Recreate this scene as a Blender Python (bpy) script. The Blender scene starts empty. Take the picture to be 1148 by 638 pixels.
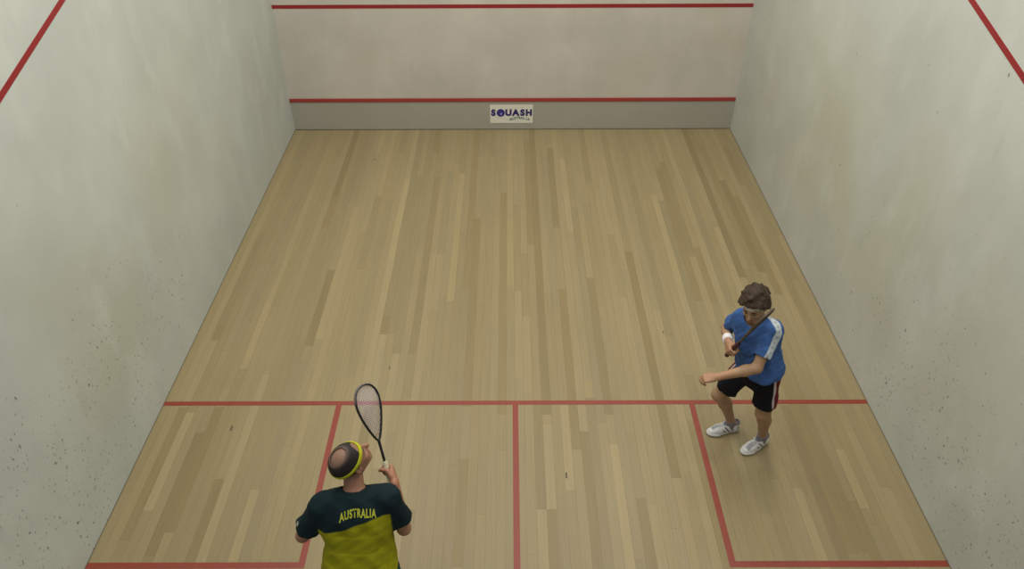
import bpy, bmesh, math, random
import numpy as np
from mathutils import Vector, Matrix
from mathutils.bvhtree import BVHTree

random.seed(7)
RNG = np.random.RandomState(11)
COL = bpy.context.scene.collection

# ------------------------------------------------------------------ helpers
def lin(c):
    return tuple((x / 12.92 if x <= .04045 else ((x + .055) / 1.055) ** 2.4) for x in c)

def rgb(r, g, b):
    return lin((r / 255., g / 255., b / 255.))

def new_mat(name):
    m = bpy.data.materials.new(name)
    m.use_nodes = True
    nt = m.node_tree
    return m, nt, nt.nodes['Principled BSDF']

def plain(name, col, rough=.6, metal=0., spec=.5, vary=0.0, scale=30.):
    m, nt, p = new_mat(name)
    p.inputs['Roughness'].default_value = rough
    p.inputs['Metallic'].default_value = metal
    p.inputs['Specular IOR Level'].default_value = spec
    tc = nt.nodes.new('ShaderNodeTexCoord')
    nz = nt.nodes.new('ShaderNodeTexNoise'); nz.inputs['Scale'].default_value = scale
    nt.links.new(tc.outputs['Object'], nz.inputs['Vector'])
    mx = nt.nodes.new('ShaderNodeMix'); mx.data_type = 'RGBA'
    v = vary
    mx.inputs[6].default_value = tuple(x * (1 - v) for x in col) + (1,)
    mx.inputs[7].default_value = tuple(min(1, x * (1 + v)) for x in col) + (1,)
    nt.links.new(nz.outputs['Fac'], mx.inputs[0])
    nt.links.new(mx.outputs[2], p.inputs['Base Color'])
    return m

def vcol_mat(name, rough=.6, spec=.4, sss=0., bump=0., bscale=200.):
    m, nt, p = new_mat(name)
    a = nt.nodes.new('ShaderNodeAttribute'); a.attribute_name = 'Col'
    nz = nt.nodes.new('ShaderNodeTexNoise'); nz.inputs['Scale'].default_value = bscale
    tc = nt.nodes.new('ShaderNodeTexCoord')
    nt.links.new(tc.outputs['Object'], nz.inputs['Vector'])
    mr = nt.nodes.new('ShaderNodeMapRange')
    mr.inputs['To Min'].default_value = .88; mr.inputs['To Max'].default_value = 1.12
    nt.links.new(nz.outputs['Fac'], mr.inputs['Value'])
    mul = nt.nodes.new('ShaderNodeVectorMath'); mul.operation = 'SCALE'
    nt.links.new(a.outputs['Color'], mul.inputs[0]); nt.links.new(mr.outputs[0], mul.inputs['Scale'])
    nt.links.new(mul.outputs[0], p.inputs['Base Color'])
    p.inputs['Roughness'].default_value = rough
    p.inputs['Specular IOR Level'].default_value = spec
    if sss:
        p.inputs['Subsurface Weight'].default_value = sss
        p.inputs['Subsurface Radius'].default_value = (.012, .005, .003)
        p.inputs['Subsurface Scale'].default_value = 1.
    if bump:
        b = nt.nodes.new('ShaderNodeBump'); b.inputs['Strength'].default_value = bump
        b.inputs['Distance'].default_value = .003
        nt.links.new(nz.outputs['Fac'], b.inputs['Height']); nt.links.new(b.outputs[0], p.inputs['Normal'])
    return m

def link(name, me, mat, parent=None, label=None, cat=None, group=None, kind=None):
    o = bpy.data.objects.new(name, me)
    COL.objects.link(o)
    if mat is not None: me.materials.append(mat)
    if parent is not None: o.parent = parent
    if label: o['label'] = label
    if cat: o['category'] = cat
    if group: o['group'] = group
    if kind: o['kind'] = kind
    return o

def empty(name, loc, label, cat):
    o = bpy.data.objects.new(name, None); COL.objects.link(o)
    o.location = loc; o.empty_display_size = .1
    o['label'] = label; o['category'] = cat
    return o

def box_bm(bm, lo, hi):
    x0, y0, z0 = lo; x1, y1, z1 = hi
    v = [bm.verts.new(c) for c in ((x0,y0,z0),(x1,y0,z0),(x1,y1,z0),(x0,y1,z0),(x0,y0,z1),(x1,y0,z1),(x1,y1,z1),(x0,y1,z1))]
    for f in ((0,3,2,1),(4,5,6,7),(0,1,5,4),(1,2,6,5),(2,3,7,6),(3,0,4,7)):
        bm.faces.new([v[i] for i in f])

def box(name, lo, hi, mat, parent=None, **k):
    bm = bmesh.new(); box_bm(bm, lo, hi)
    me = bpy.data.meshes.new(name); bm.to_mesh(me); bm.free()
    return link(name, me, mat, parent, **k)

def tube_bm(bm, pts, rad, n=8, closed=False, flat=None):
    """sweep a round (or flattened) section along pts; rad a number or list"""
    P = [Vector(p) for p in pts]; N = len(P); rings = []
    up = Vector(flat) if flat is not None else None
    prev = None
    for i in range(N):
        a = P[(i - 1) % N] if (closed or i > 0) else P[i]
        b = P[(i + 1) % N] if (closed or i < N - 1) else P[i]
        t = (b - a).normalized()
        if up is not None: u = (up - t * up.dot(t)).normalized()
        elif prev is not None: u = (prev - t * prev.dot(t)).normalized()
        else:
            w = Vector((0, 0, 1)) if abs(t.z) < .9 else Vector((1, 0, 0))
            u = (w - t * w.dot(t)).normalized()
        prev = u; s = t.cross(u)
        r = rad[i] if isinstance(rad, list) else rad
        ru, rs = r if isinstance(r, (list, tuple)) else (r, r)
        rings.append([bm.verts.new(P[i] + u * ru * math.cos(2*math.pi*k/n) + s * rs * math.sin(2*math.pi*k/n)) for k in range(n)])
    M = N if closed else N - 1
    for i in range(M):
        A, B = rings[i], rings[(i + 1) % N]
        for k in range(n):
            bm.faces.new((A[k], A[(k+1)%n], B[(k+1)%n], B[k]))
    if not closed:
        bm.faces.new(list(reversed(rings[0]))); bm.faces.new(rings[-1])

def bm_obj(name, bm, mat, parent=None, smooth=True, **k):
    me = bpy.data.meshes.new(name)
    bmesh.ops.recalc_face_normals(bm, faces=bm.faces)
    bm.to_mesh(me); bm.free()
    if smooth:
        me.polygons.foreach_set('use_smooth', [True] * len(me.polygons))
    return link(name, me, mat, parent, **k)

# ---------------------------------------------------------- implicit modelling
V3 = lambda *a: np.array(a, dtype=float)
def nrm(v):
    v = np.asarray(v, float); return v / np.linalg.norm(v)

class Cap:
    """round capsule with tapering radius, optionally flattened along an axis, optional end cut"""
    def __init__(s, a, b, ra, rb, flat=None, ratio=1., cut=None, k=.03):
        s.a, s.b, s.ra, s.rb, s.k = np.array(a, float), np.array(b, float), ra, rb, k
        s.flat = None if flat is None else nrm(flat); s.ratio = ratio; s.cut = cut
    def bbox(s, m):
        r = max(s.ra, s.rb) * max(1, s.ratio) + m
        return np.minimum(s.a, s.b) - r, np.maximum(s.a, s.b) + r
    def __call__(s, x, y, z, inf=0., nocut=False):
        px, py, pz = x - s.a[0], y - s.a[1], z - s.a[2]
        ba = s.b - s.a; L2 = max(ba @ ba, 1e-12)
        t0 = (px * ba[0] + py * ba[1] + pz * ba[2]) / L2
        t = np.clip(t0, 0, 1)
        qx, qy, qz = px - ba[0] * t, py - ba[1] * t, pz - ba[2] * t
        if s.flat is not None:
            f = s.flat; c = (qx * f[0] + qy * f[1] + qz * f[2]) * (1 / s.ratio - 1)
            qx, qy, qz = qx + c * f[0], qy + c * f[1], qz + c * f[2]
            d = (np.sqrt(qx*qx + qy*qy + qz*qz) - (s.ra + (s.rb - s.ra) * t)) * (min(1, s.ratio) ** .5)
        else:
            d = np.sqrt(qx*qx + qy*qy + qz*qz) - (s.ra + (s.rb - s.ra) * t)
        d = d - inf
        if s.cut is not None and not nocut:
            d = np.maximum(d, (t0 - s.cut) * math.sqrt(L2))
        return d

class Ell:
    def __init__(s, c, axes, radii, k=.03):
        s.c = np.array(c, float); s.R = np.array([nrm(a) for a in axes]); s.r = np.array(radii, float); s.k = k; s.cut = None
    def bbox(s, m):
        return s.c - s.r.max() - m, s.c + s.r.max() + m
    def __call__(s, x, y, z, inf=0., nocut=False):
        px, py, pz = x - s.c[0], y - s.c[1], z - s.c[2]
        r = s.r + inf
        q = [(px * a[0] + py * a[1] + pz * a[2]) for a in s.R]
        k0 = np.sqrt(sum((q[i] / r[i]) ** 2 for i in range(3))) + 1e-9
        k1 = np.sqrt(sum((q[i] / r[i] ** 2) ** 2 for i in range(3))) + 1e-9
        return k0 * (k0 - 1) / k1

def sample(prims, lo, hi, h, inf=0., nocut=False, sub=()):
    lo = np.array(lo, float); hi = np.array(hi, float)
    n = np.ceil((hi - lo) / h).astype(int) + 1
    ax = [lo[i] + h * np.arange(n[i]) for i in range(3)]
    D = np.full(tuple(n), .06, dtype=np.float32)
    def slc(p, m):
        a, b = p.bbox(m)
        i0 = np.clip(np.floor((a - lo) / h).astype(int), 0, n); i1 = np.clip(np.ceil((b - lo) / h).astype(int) + 1, 0, n)
        return i0, i1
    for p in prims:
        i0, i1 = slc(p, .06 + inf)
        if (i1 <= i0).any(): continue
        x = ax[0][i0[0]:i1[0], None, None]; y = ax[1][None, i0[1]:i1[1], None]; z = ax[2][None, None, i0[2]:i1[2]]
        d = p(x, y, z, inf, nocut)
        S = D[i0[0]:i1[0], i0[1]:i1[1], i0[2]:i1[2]]
        hh = np.maximum(p.k - np.abs(S - d), 0) / p.k
        S[...] = np.minimum(S, d) - hh * hh * p.k * .25
    for p in sub:
        i0, i1 = slc(p, .06)
        if (i1 <= i0).any(): continue
        x = ax[0][i0[0]:i1[0], None, None]; y = ax[1][None, i0[1]:i1[1], None]; z = ax[2][None, None, i0[2]:i1[2]]
        d = -p(x, y, z)
        S = D[i0[0]:i1[0], i0[1]:i1[1], i0[2]:i1[2]]
        hh = np.maximum(p.k - np.abs(S - d), 0) / p.k
        S[...] = np.maximum(S, d) + hh * hh * p.k * .25
    return D, ax

def grids(ax):
    return ax[0][:, None, None], ax[1][None, :, None], ax[2][None, None, :]

def surface(name, D, ax, h, mat, parent, org, color=None, relax=1, **kw):
    """surface nets: turn the sampled field into one smooth quad mesh"""
    D = np.pad(D, 1, constant_values=1.)
    lo = np.array([a[0] - h for a in ax])
    ins = D < 0
    n = np.array(D.shape)
    c = np.zeros(tuple(n - 1), dtype=np.int8)
    for i in (0, 1):
        for j in (0, 1):
            for k in (0, 1):
                c += ins[i:n[0]-1+i, j:n[1]-1+j, k:n[2]-1+k]
    act = (c > 0) & (c < 8)
    idx = np.argwhere(act)
    vid = np.full(act.shape, -1, dtype=np.int64); vid[act] = np.arange(len(idx))
    acc = np.zeros((len(idx), 3)); cnt = np.zeros(len(idx))
    corners = [(i, j, k) for i in (0, 1) for j in (0, 1) for k in (0, 1)]
    val = {cc: D[idx[:, 0]+cc[0], idx[:, 1]+cc[1], idx[:, 2]+cc[2]] for cc in corners}
    for a in corners:
        for axx in range(3):
            if a[axx] == 0:
                b = list(a); b[axx] = 1; b = tuple(b)
                va, vb = val[a], val[b]
                m = (va < 0) != (vb < 0)
                t = np.where(m, va / np.where(m, va - vb, 1), 0)
                p = np.array(a, float)[None, :].repeat(len(idx), 0); p[:, axx] += t
                acc[m] += p[m]; cnt[m] += 1
    V = (idx + acc / cnt[:, None]) * h + lo
    F = []
    for axx in range(3):
        o1, o2 = [(1, 2), (2, 0), (0, 1)][axx]
        s0 = [slice(None)] * 3; s1 = [slice(None)] * 3
        s0[axx] = slice(0, n[axx] - 1); s1[axx] = slice(1, n[axx])
        A, B = ins[tuple(s0)], ins[tuple(s1)]
        e = np.argwhere(A != B)
        e = e[(e[:, o1] > 0) & (e[:, o2] > 0) & (e[:, o1] < n[o1] - 1) & (e[:, o2] < n[o2] - 1)]
        flip = ~A[e[:, 0], e[:, 1], e[:, 2]]
        def cell(d1, d2):
            q = e.copy(); q[:, o1] -= d1; q[:, o2] -= d2
            return vid[q[:, 0], q[:, 1], q[:, 2]]
        Q = np.stack([cell(1, 1), cell(0, 1), cell(0, 0), cell(1, 0)], 1)
        Q[flip] = Q[flip][:, ::-1]
        F.append(Q)
    F = np.concatenate(F)
    F = F[(F >= 0).all(1)]
    for _ in range(relax):
        S = np.zeros_like(V); C = np.zeros(len(V))
        for i in range(4):
            for j in (1, 3):
                np.add.at(S, F[:, i], V[F[:, (i + j) % 4]]); np.add.at(C, F[:, i], 1)
        V = V * .5 + .5 * S / np.maximum(C, 1)[:, None]
    me = bpy.data.meshes.new(name)
    Vl = V - np.array(org)
    me.vertices.add(len(V)); me.vertices.foreach_set('co', Vl.astype(np.float32).ravel())
    me.loops.add(len(F) * 4); me.loops.foreach_set('vertex_index', F.astype(np.int32).ravel())
    me.polygons.add(len(F)); me.polygons.foreach_set('loop_start', np.arange(0, len(F) * 4, 4, dtype=np.int32))
    me.update(calc_edges=True)
    me.polygons.foreach_set('use_smooth', [True] * len(F))
    if color is not None:
        ca = me.color_attributes.new('Col', 'FLOAT_COLOR', 'POINT')
        cc = color(V); cc = np.concatenate([cc, np.ones((len(V), 1))], 1)
        ca.data.foreach_set('color', cc.astype(np.float32).ravel())
    o = link(name, me, mat, parent, **kw)
    o['__'] = 0; del o['__']
    return o

def wob(x, y, z, fr, ph=0.):
    return (np.sin(x*fr*1.3 + y*fr*.7 + ph) * np.sin(z*fr + x*fr*.5 + 1.7*ph) +
            .5 * np.sin(y*fr*2.1 - z*fr*1.6 + 2.3*ph) * np.sin(x*fr*2.3 + .6*ph))

def mixc(base, c, m):
    m = np.clip(m, 0, 1)[:, None]
    return base * (1 - m) + np.array(c)[None, :] * m

# ================================================================= materials
def wall_material(name, side):
    m, nt, p = new_mat(name)
    N = nt.nodes; Lk = nt.links.new
    tc = N.new('ShaderNodeTexCoord')
    def noise(scale, detail=4, vec=None, rough=.5, loc=(0, 0, 0), scl=(1, 1, 1)):
        mp = N.new('ShaderNodeMapping'); mp.inputs['Scale'].default_value = scl; mp.inputs['Location'].default_value = loc
        Lk(tc.outputs['Object'], mp.inputs['Vector'])
        n = N.new('ShaderNodeTexNoise'); n.inputs['Scale'].default_value = scale; n.inputs['Detail'].default_value = detail
        n.inputs['Roughness'].default_value = rough
        Lk(mp.outputs[0], n.inputs['Vector']); return n.outputs['Fac']
    def rng(v, a, b, c=0., d=1.):
        r = N.new('ShaderNodeMapRange'); r.interpolation_type = 'SMOOTHSTEP'
        for k, q in zip(('From Min', 'From Max', 'To Min', 'To Max'), (a, b, c, d)): r.inputs[k].default_value = q
        Lk(v, r.inputs['Value']); return r.outputs[0]
    def mth(op, a, b):
        q = N.new('ShaderNodeMath'); q.operation = op
        for i, v in enumerate((a, b)):
            if isinstance(v, (int, float)): q.inputs[i].default_value = v
            else: Lk(v, q.inputs[i])
        return q.outputs[0]
    def mix(f, a, b):
        q = N.new('ShaderNodeMix'); q.data_type = 'RGBA'
        Lk(f, q.inputs[0])
        for i, v in ((6, a), (7, b)):
            if isinstance(v, tuple): q.inputs[i].default_value = v + (1,)
            else: Lk(v, q.inputs[i])
        return q.outputs[2]
    sep = N.new('ShaderNodeSeparateXYZ'); Lk(tc.outputs['Object'], sep.inputs[0])
    Y, Z = sep.outputs['Y'], sep.outputs['Z']
    base = rgb(*WALLC[side])
    dark = tuple(c * .93 for c in base); light = tuple(min(1, c * 1.06) for c in base)
    col = mix(rng(noise(1.1, 5), .3, .7), dark, light)
    # greenish yellow stains
    st = noise(.75, 3, loc=(3, 1.3, .4), scl=(1, 1, .6) if side != 'front' else (1, 1, 1.4))
    if side == 'front':
        col = mix(mth('MULTIPLY', rng(st, .5, .72), .35), col, tuple(base[i] * (.95, .9, .74)[i] for i in range(3)))
    else:
        zb = mth('MULTIPLY', rng(Z, .3, .9), rng(Z, 3.0, 1.6))
        yb = mth('MULTIPLY', rng(Y, -8.5, -5.0), rng(Y, -.3, -2.0))
        f = mth('MULTIPLY', mth('MULTIPLY', rng(st, .38, .66), mth('MULTIPLY', zb, yb)), .6)
        col = mix(f, col, tuple(base[i] * (.94, .90, .73)[i] for i in range(3)))
    # pale wiped patches
    pt = noise(2.6, 4, loc=(7, 2, 5), scl=(1, .8, .45) if side != 'front' else (.6, 1, .4), rough=.6)
    col = mix(mth('MULTIPLY', rng(pt, .5, .72), .5), col, tuple(min(1, c * 1.16) for c in base))
    # grey rubbed streaks
    gk = noise(4.5, 5, loc=(1, 9, 2), scl=(1, 1, .35), rough=.65)
    col = mix(mth('MULTIPLY', rng(gk, .56, .74), .3), col, tuple(c * .8 for c in base))
    if side != 'front':
        # ball and racket scuffs, crowded low down toward the back of the court
        for (sc, th, w, seed, zs) in ((21, .21, .09, 0, .75), (38, .26, .12, 5, .6), (9, .06, .03, 11, .7)):
            mp = N.new('ShaderNodeMapping'); mp.inputs['Scale'].default_value = (1, 1, zs); mp.inputs['Location'].default_value = (seed, seed*.7, seed*1.3)
            Lk(tc.outputs['Object'], mp.inputs['Vector'])
            wn = N.new('ShaderNodeTexNoise'); wn.inputs['Scale'].default_value = 18; Lk(mp.outputs[0], wn.inputs['Vector'])
            va = N.new('ShaderNodeVectorMath'); va.operation = 'MULTIPLY_ADD'
            va.inputs[1].default_value = (.06, .06, .06); Lk(wn.outputs['Color'], va.inputs[0]); Lk(mp.outputs[0], va.inputs[2])
            vo = N.new('ShaderNodeTexVoronoi'); vo.inputs['Scale'].default_value = sc; Lk(va.outputs[0], vo.inputs['Vector'])
            sp = N.new('ShaderNodeSeparateColor'); Lk(vo.outputs['Color'], sp.inputs[0])
            dn = mth('MULTIPLY', rng(Y, -2.6, -7.0, .0, 1.), mth('MULTIPLY', rng(Z, .0, .25, .35, 1.), rng(Z, 1.9, .8)))
            dn = mth('MULTIPLY', dn, rng(noise(2.2, 3, loc=(seed, 0, 0)), .40, .62, .06, 1.))
            dn = mth('ADD', dn, .005)
            keep = mth('LESS_THAN', sp.outputs[0], mth('MULTIPLY', dn, 1.7))
            size = mth('MULTIPLY', sp.outputs[1], th)
            spot = rng(mth('SUBTRACT', vo.outputs['Distance'], size), w, -w)
            f = mth('MULTIPLY', mth('MULTIPLY', spot, keep), mth('ADD', mth('MULTIPLY', sp.outputs[2], .5), .3))
            col = mix(f, col, rgb(72, 72, 66))
    Lk(col, p.inputs['Base Color'])
    p.inputs['Roughness'].default_value = .55
    p.inputs['Specular IOR Level'].default_value = .3
    b = N.new('ShaderNodeBump'); b.inputs['Strength'].default_value = .15; b.inputs['Distance'].default_value = .004
    Lk(noise(60, 3), b.inputs['Height']); Lk(b.outputs[0], p.inputs['Normal'])
    return m

WALLC = {'left': (182, 186, 178), 'right': (182, 184, 175), 'front': (187, 182, 171)}

def floor_material():
    m, nt, p = new_mat('timber_boards')
    N = nt.nodes; Lk = nt.links.new
    a = N.new('ShaderNodeAttribute'); a.attribute_name = 'Col'
    tc = N.new('ShaderNodeTexCoord')
    mp = N.new('ShaderNodeMapping'); mp.inputs['Scale'].default_value = (55, 1.6, 1); Lk(tc.outputs['Object'], mp.inputs['Vector'])
    nz = N.new('ShaderNodeTexNoise'); nz.inputs['Scale'].default_value = 1.; nz.inputs['Detail'].default_value = 5; Lk(mp.outputs[0], nz.inputs['Vector'])
    r = N.new('ShaderNodeMapRange'); r.inputs['To Min'].default_value = .88; r.inputs['To Max'].default_value = 1.12
    Lk(nz.outputs['Fac'], r.inputs['Value'])
    n2 = N.new('ShaderNodeTexNoise'); n2.inputs['Scale'].default_value = .6; n2.inputs['Detail'].default_value = 2; Lk(tc.outputs['Object'], n2.inputs['Vector'])
    r2 = N.new('ShaderNodeMapRange'); r2.inputs['To Min'].default_value = .93; r2.inputs['To Max'].default_value = 1.07
    Lk(n2.outputs['Fac'], r2.inputs['Value'])
    mu = N.new('ShaderNodeMath'); mu.operation = 'MULTIPLY'; Lk(r.outputs[0], mu.inputs[0]); Lk(r2.outputs[0], mu.inputs[1])
    vm = N.new('ShaderNodeVectorMath'); vm.operation = 'SCALE'; Lk(a.outputs['Color'], vm.inputs[0]); Lk(mu.outputs[0], vm.inputs['Scale'])
    Lk(vm.outputs[0], p.inputs['Base Color'])
    p.inputs['Roughness'].default_value = .42
    p.inputs['Specular IOR Level'].default_value = .25
    return m

RED = plain('red_line_paint', rgb(130, 51, 34), .5, vary=.08, scale=8)
WRED = plain('red_wall_line_paint', rgb(138, 30, 34), .5, vary=.08, scale=8)
TIN = plain('grey_tin_paint', rgb(157, 154, 142), .45, vary=.05, scale=2.)
SEAM = plain('seam_strip', rgb(104, 100, 84), .8)
DARK = plain('dark_gap', rgb(70, 66, 55), .8)

# ================================================================= the court
W = 3.2; BACK = -9.75; TOP = 5.64
YS = -5.456; YB = -7.083; XB = 1.601; LW = .025

def floor_mesh():
    bw = .08; rows = int(round(2 * W / bw))
    base = np.array(rgb(141, 127, 94))
    warm = np.array([1.0, .965, .88]); 
    acc = {}   # row -> list of (y_far, y_near, tone)
    spots = [(-2.32, 0, -1.87, .86), (-1.745, 0, -1.87, 1.08), (-2.6, -4.02, -4.9, 1.10), (-2.07, -3.44, -4.69, .86), (-1.3, -4.52, -5.5, 1.10),
             (-1.14, -4.8, -6.2, 1.08), (-.42, -2.4, -5.5, .9), (-1.0, -1.4, -4.8, .91), (-3.0, -4.6, -5.5, 1.07), (-.72, -1.3, -4.0, 1.08),
             (-.1, -1.8, -5.6, .92), (.28, 0, -5.6, .87), (2.52, 0, -3.6, .84), (2.72, -1.5, -3.5, .85), (2.8, -1.9, -3.9, .9), (.5, -.6, -2.6, .9),
             (1.28, -3.1, -6.3, .88), (.85, -3.6, -5.6, .9), (2.4, -2.6, -4.3, 1.08), (1.98, -1.2, -4.0, .9), (2.06, -1.0, -3.2, .92), (1.9, -2.0, -5.0, .93),
             (.48, -3.8, -6.0, .9), (.44, -5.45, -6.42, 1.1), (.86, -5.94, -9.0, 1.12), (.78, -5.7, -9., 1.03), (.585, -5.8, -8.6, .88), (.66, -5.4, -8.2, .93), (.19, -6.55, -9, 1.1), (.28, -6.6, -9, .9),
             (.98, -6.5, -8.2, .9), (1.08, -6.55, -9, 1.08), (-.42, -6.1, -7.1, .9), (-.82, -6.6, -9, .92), (.22, -5.45, -6.6, .92),
             (-2.74, -5.8, -7.0, .86), (-2.66, -5.5, -6.8, .88), (-2.93, -5.56, -6.6, 1.12), (-2.45, -6.3, -7.2, .88), (-2.1, -6.4, -7.2, 1.1),
             (2.45, -5.5, -7.1, .87), (2.5, -5.1, -7.0, .92), (2.77, -6.0, -6.6, 1.1), (3.0, -6.4, -7.2, 1.06), (2.3, -6.4, -7.2, 1.1), (2.95, -3.0, -5.5, 1.04)]
    for x, y0, y1, t in spots:
        r = int((x + W) / bw); acc.setdefault(r, []).append((y0, y1, t))
    V = []; F = []; C = []
    g = .0012
    def quad(x0, x1, y0, y1, c, z=0.):
        i = len(V)
        V.extend([(x0, y1, z), (x1, y1, z), (x1, y0, z), (x0, y0, z)]); F.append((i, i+1, i+2, i+3)); C.extend([c] * 4)
    for r in range(rows):
        x0 = -W + r * bw; x1 = x0 + bw
        y = -random.uniform(0, 1.2) * 0.0
        cuts = []
        yy = 0.
        first = random.uniform(.3, 2.4)
        rowtone = 1 + random.gauss(0, .03)
        while yy > BACK:
            nx = max(BACK, yy - (first if yy == 0 else random.uniform(1.0, 3.6)))
            tone = rowtone * (1 + max(-.1, min(.11, random.gauss(0, .028))))
            cuts.append([yy, nx, tone]); yy = nx
        for (a0, a1, t) in acc.get(r, []):
            out = []
            for c in cuts:
                if c[0] <= a1 or c[1] >= a0: out.append(c); continue
                if c[0] > a0: out.append([c[0], a0, c[2]])
                if c[1] < a1: out.append([a1, c[1], c[2]])
            out.append([a0, a1, t]); cuts = sorted(out, key=lambda q: -q[0])
        for c0, c1, t in cuts:
            hue = random.gauss(0, .018)
            k = t ** 1.35
            col = base * k * np.array([1 + hue*.3, 1, 1 - hue]) * (np.array([1, .975, .90]) if t < .93 else 1)
            quad(x0 + g, x1 - g, c0, c1 + .002, tuple(col))
            quad(x0 + g, x1 - g, c1 + .002, c1, tuple(col * .72))
        seam = tuple(base * .70)
        quad(x0 - g, x0 + g, 0, BACK, seam)
    # small resin knots and dents
    for kx, ky, kr in ((.415, -6.27, .012), (-2.5, -5.75, .012), (-1.9, -.9, .01), (1.5, -4.5, .008), (-1.2, -5.0, .008)):
        quad(kx - kr*.6, kx + kr*.6, ky + kr*2.4, ky - kr*2.4, tuple(base * .3), .0006)
    me = bpy.data.meshes.new('floor'); me.from_pydata(V, [], F)
    ca = me.color_attributes.new('Col', 'FLOAT_COLOR', 'POINT')
    ca.data.foreach_set('color', np.array([tuple(c) + (1,) for c in C], dtype=np.float32).ravel())
    return me

floor = link('floor', floor_mesh(), floor_material(), kind='structure', label='pale timber strip court floor', cat='floor')
box('floor_slab', (-W, BACK, -.1), (W, 0, -.004), DARK, floor)

def line(name, x0, x1, y0, y1, label):
    return box(name, (x0, y0, .0002), (x1, y1, .0016), RED, floor, label=label)
line('short_line', -W, W, YS - LW, YS + LW, 'red short line running across the whole floor')
line('half_court_line', -LW, LW, BACK, YS - LW, 'red half court line down the middle of the floor')
for sx, nm in ((-1, 'left'), (1, 'right')):
    xa, xb = sorted((sx * (XB - LW), sx * (XB + LW)))
    line('service_box_side_line', xa, xb, YB - LW, YS - LW, 'red inner side line of the %s service box' % nm)
    xa, xb = sorted((sx * (XB + LW), sx * W))
    line('service_box_back_line', xa, xb, YB - LW, YB + LW, 'red back line of the %s service box' % nm)

WM = {s: wall_material('plaster_' + s, s) for s in ('left', 'right', 'front')}
wf = box('wall_front', (-W - .2, 0, -.1), (W + .2, .2, TOP), WM['front'], kind='structure', label='off white plaster front wall', cat='wall')
wl = box('wall_left', (-W - .2, BACK, -.1), (-W, 0, TOP), WM['left'], kind='structure', label='scuffed off white plaster left side wall', cat='wall')
wr = box('wall_right', (W, BACK, -.1), (W + .2, 0, TOP), WM['right'], kind='structure', label='scuffed off white plaster right side wall', cat='wall')
box('service_line', (-W, -.002, 1.79 - LW), (W, .001, 1.79 + LW), WRED, wf)
box('out_line', (-W, -.002, 4.57), (W, .001, 4.62), WRED, wf)
for s, w in ((-1, wl), (1, wr)):
    bm = bmesh.new(); x0, x1 = sorted((s * (W + .001), s * (W - .002)))
    A0, A1, B0, B1 = 4.572, 4.618, 2.132, 2.178
    v = [bm.verts.new(c) for c in ((x0, 0, A0), (x1, 0, A0), (x1, 0, A1), (x0, 0, A1), (x0, BACK, B0), (x1, BACK, B0), (x1, BACK, B1), (x0, BACK, B1))]
    for f in ((0,1,2,3),(7,6,5,4),(0,4,5,1),(1,5,6,2),(2,6,7,3),(3,7,4,0)): bm.faces.new([v[i] for i in f])
    bm_obj('out_line', bm, WRED, w, smooth=False)

box('seam_left', (-W, BACK, 0.002), (-W + .005, 0, .007), SEAM, kind='structure', label='thin dark seam strip at the foot of the left wall', cat='trim')  # dark strip drawn for the thin gap between wall and floor
box('seam_right', (W - .005, BACK, 0.002), (W, 0, .007), SEAM, kind='structure', label='thin dark seam strip at the foot of the right wall', cat='trim')  # same drawn gap line on the right, no real skirting

# the tin
tin = empty('tin_board', (0, 0, 0), 'grey painted tin along the foot of the front wall with red top strip', 'tin')
bm = bmesh.new(); box_bm(bm, (-W + .001, -.014, .012), (W - .001, -.001, .437))
for x in (-1.6, .02, 1.62):                                           # shallow sheet joints
    box_bm(bm, (x - .002, -.0145, .012), (x + .002, -.013, .437))
bm_obj('panel', bm, TIN, tin, smooth=False)
bm = bmesh.new(); box_bm(bm, (-W + .001, -.024, .437), (W - .001, -.001, .490))
bmesh.ops.bevel(bm, geom=list(bm.edges), offset=.006, segments=2, affect='EDGES')
bm_obj('top_strip', bm, plain('red_tin_strip', rgb(150, 54, 50), .5, vary=.1, scale=3), tin, smooth=False, label='red top strip of the tin')
box('bottom_rail', (-W + .001, -.018, .002), (W - .001, -.001, .014), SEAM, tin)

# sign on the tin
def text_mesh(s, size, offset=0., extrude=0.0008, spacing=1., shear=0.):
    cu = bpy.data.curves.new('lettering', 'FONT'); cu.body = s; cu.size = size; cu.offset = offset
    cu.extrude = extrude; cu.space_character = spacing; cu.align_x = 'CENTER'; cu.shear = shear; cu.resolution_u = 4
    ob = bpy.data.objects.new('t', cu); COL.objects.link(ob)
    bpy.context.view_layer.update()
    me = bpy.data.meshes.new_from_object(ob.evaluated_get(bpy.context.evaluated_depsgraph_get()))
    bpy.data.objects.remove(ob); bpy.data.curves.remove(cu)
    return me

SX, SZ, SW, SH = -.015, .248, .62, .285
sign = empty('sponsor_sign', (SX, -.0145, SZ), 'small white sign with navy SQUASH lettering stuck on the middle of the grey tin', 'sign')
WHITE = plain('sign_white', rgb(214, 212, 198), .5, vary=.02)
box('sign_plate', (-SW/2, -.003, -SH/2), (SW/2, 0, SH/2), WHITE, sign)
NAVY = plain('navy_lettering', rgb(42, 32, 96), .5)
def put_text(nm, s, size, cx, cz, mat, offset=0., rot=0., sx=1., shear=0.):
    me = text_mesh(s, size, offset, shear=shear)
    M = Matrix.Translation((cx, -.0038, cz)) @ Matrix.Rotation(rot, 4, 'Y') @ Matrix.Diagonal((sx, 1, 1, 1)) @ Matrix.Rotation(math.pi/2, 4, 'X')
    me.transform(M)
    return link(nm, me, mat, sign)
lx = [-.258, None, -.052, .052, .158, .252]
me_parts = []
for ch, cx, ww in (('S', -.262, 1.0), ('U', -.043, 1.0), ('A', .062, 1.05), ('S', .160, 1.0), ('H', .252, 1.0)):
    put_text('letter', ch, .128, cx, -.022, NAVY, offset=.0085, sx=ww)
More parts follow.
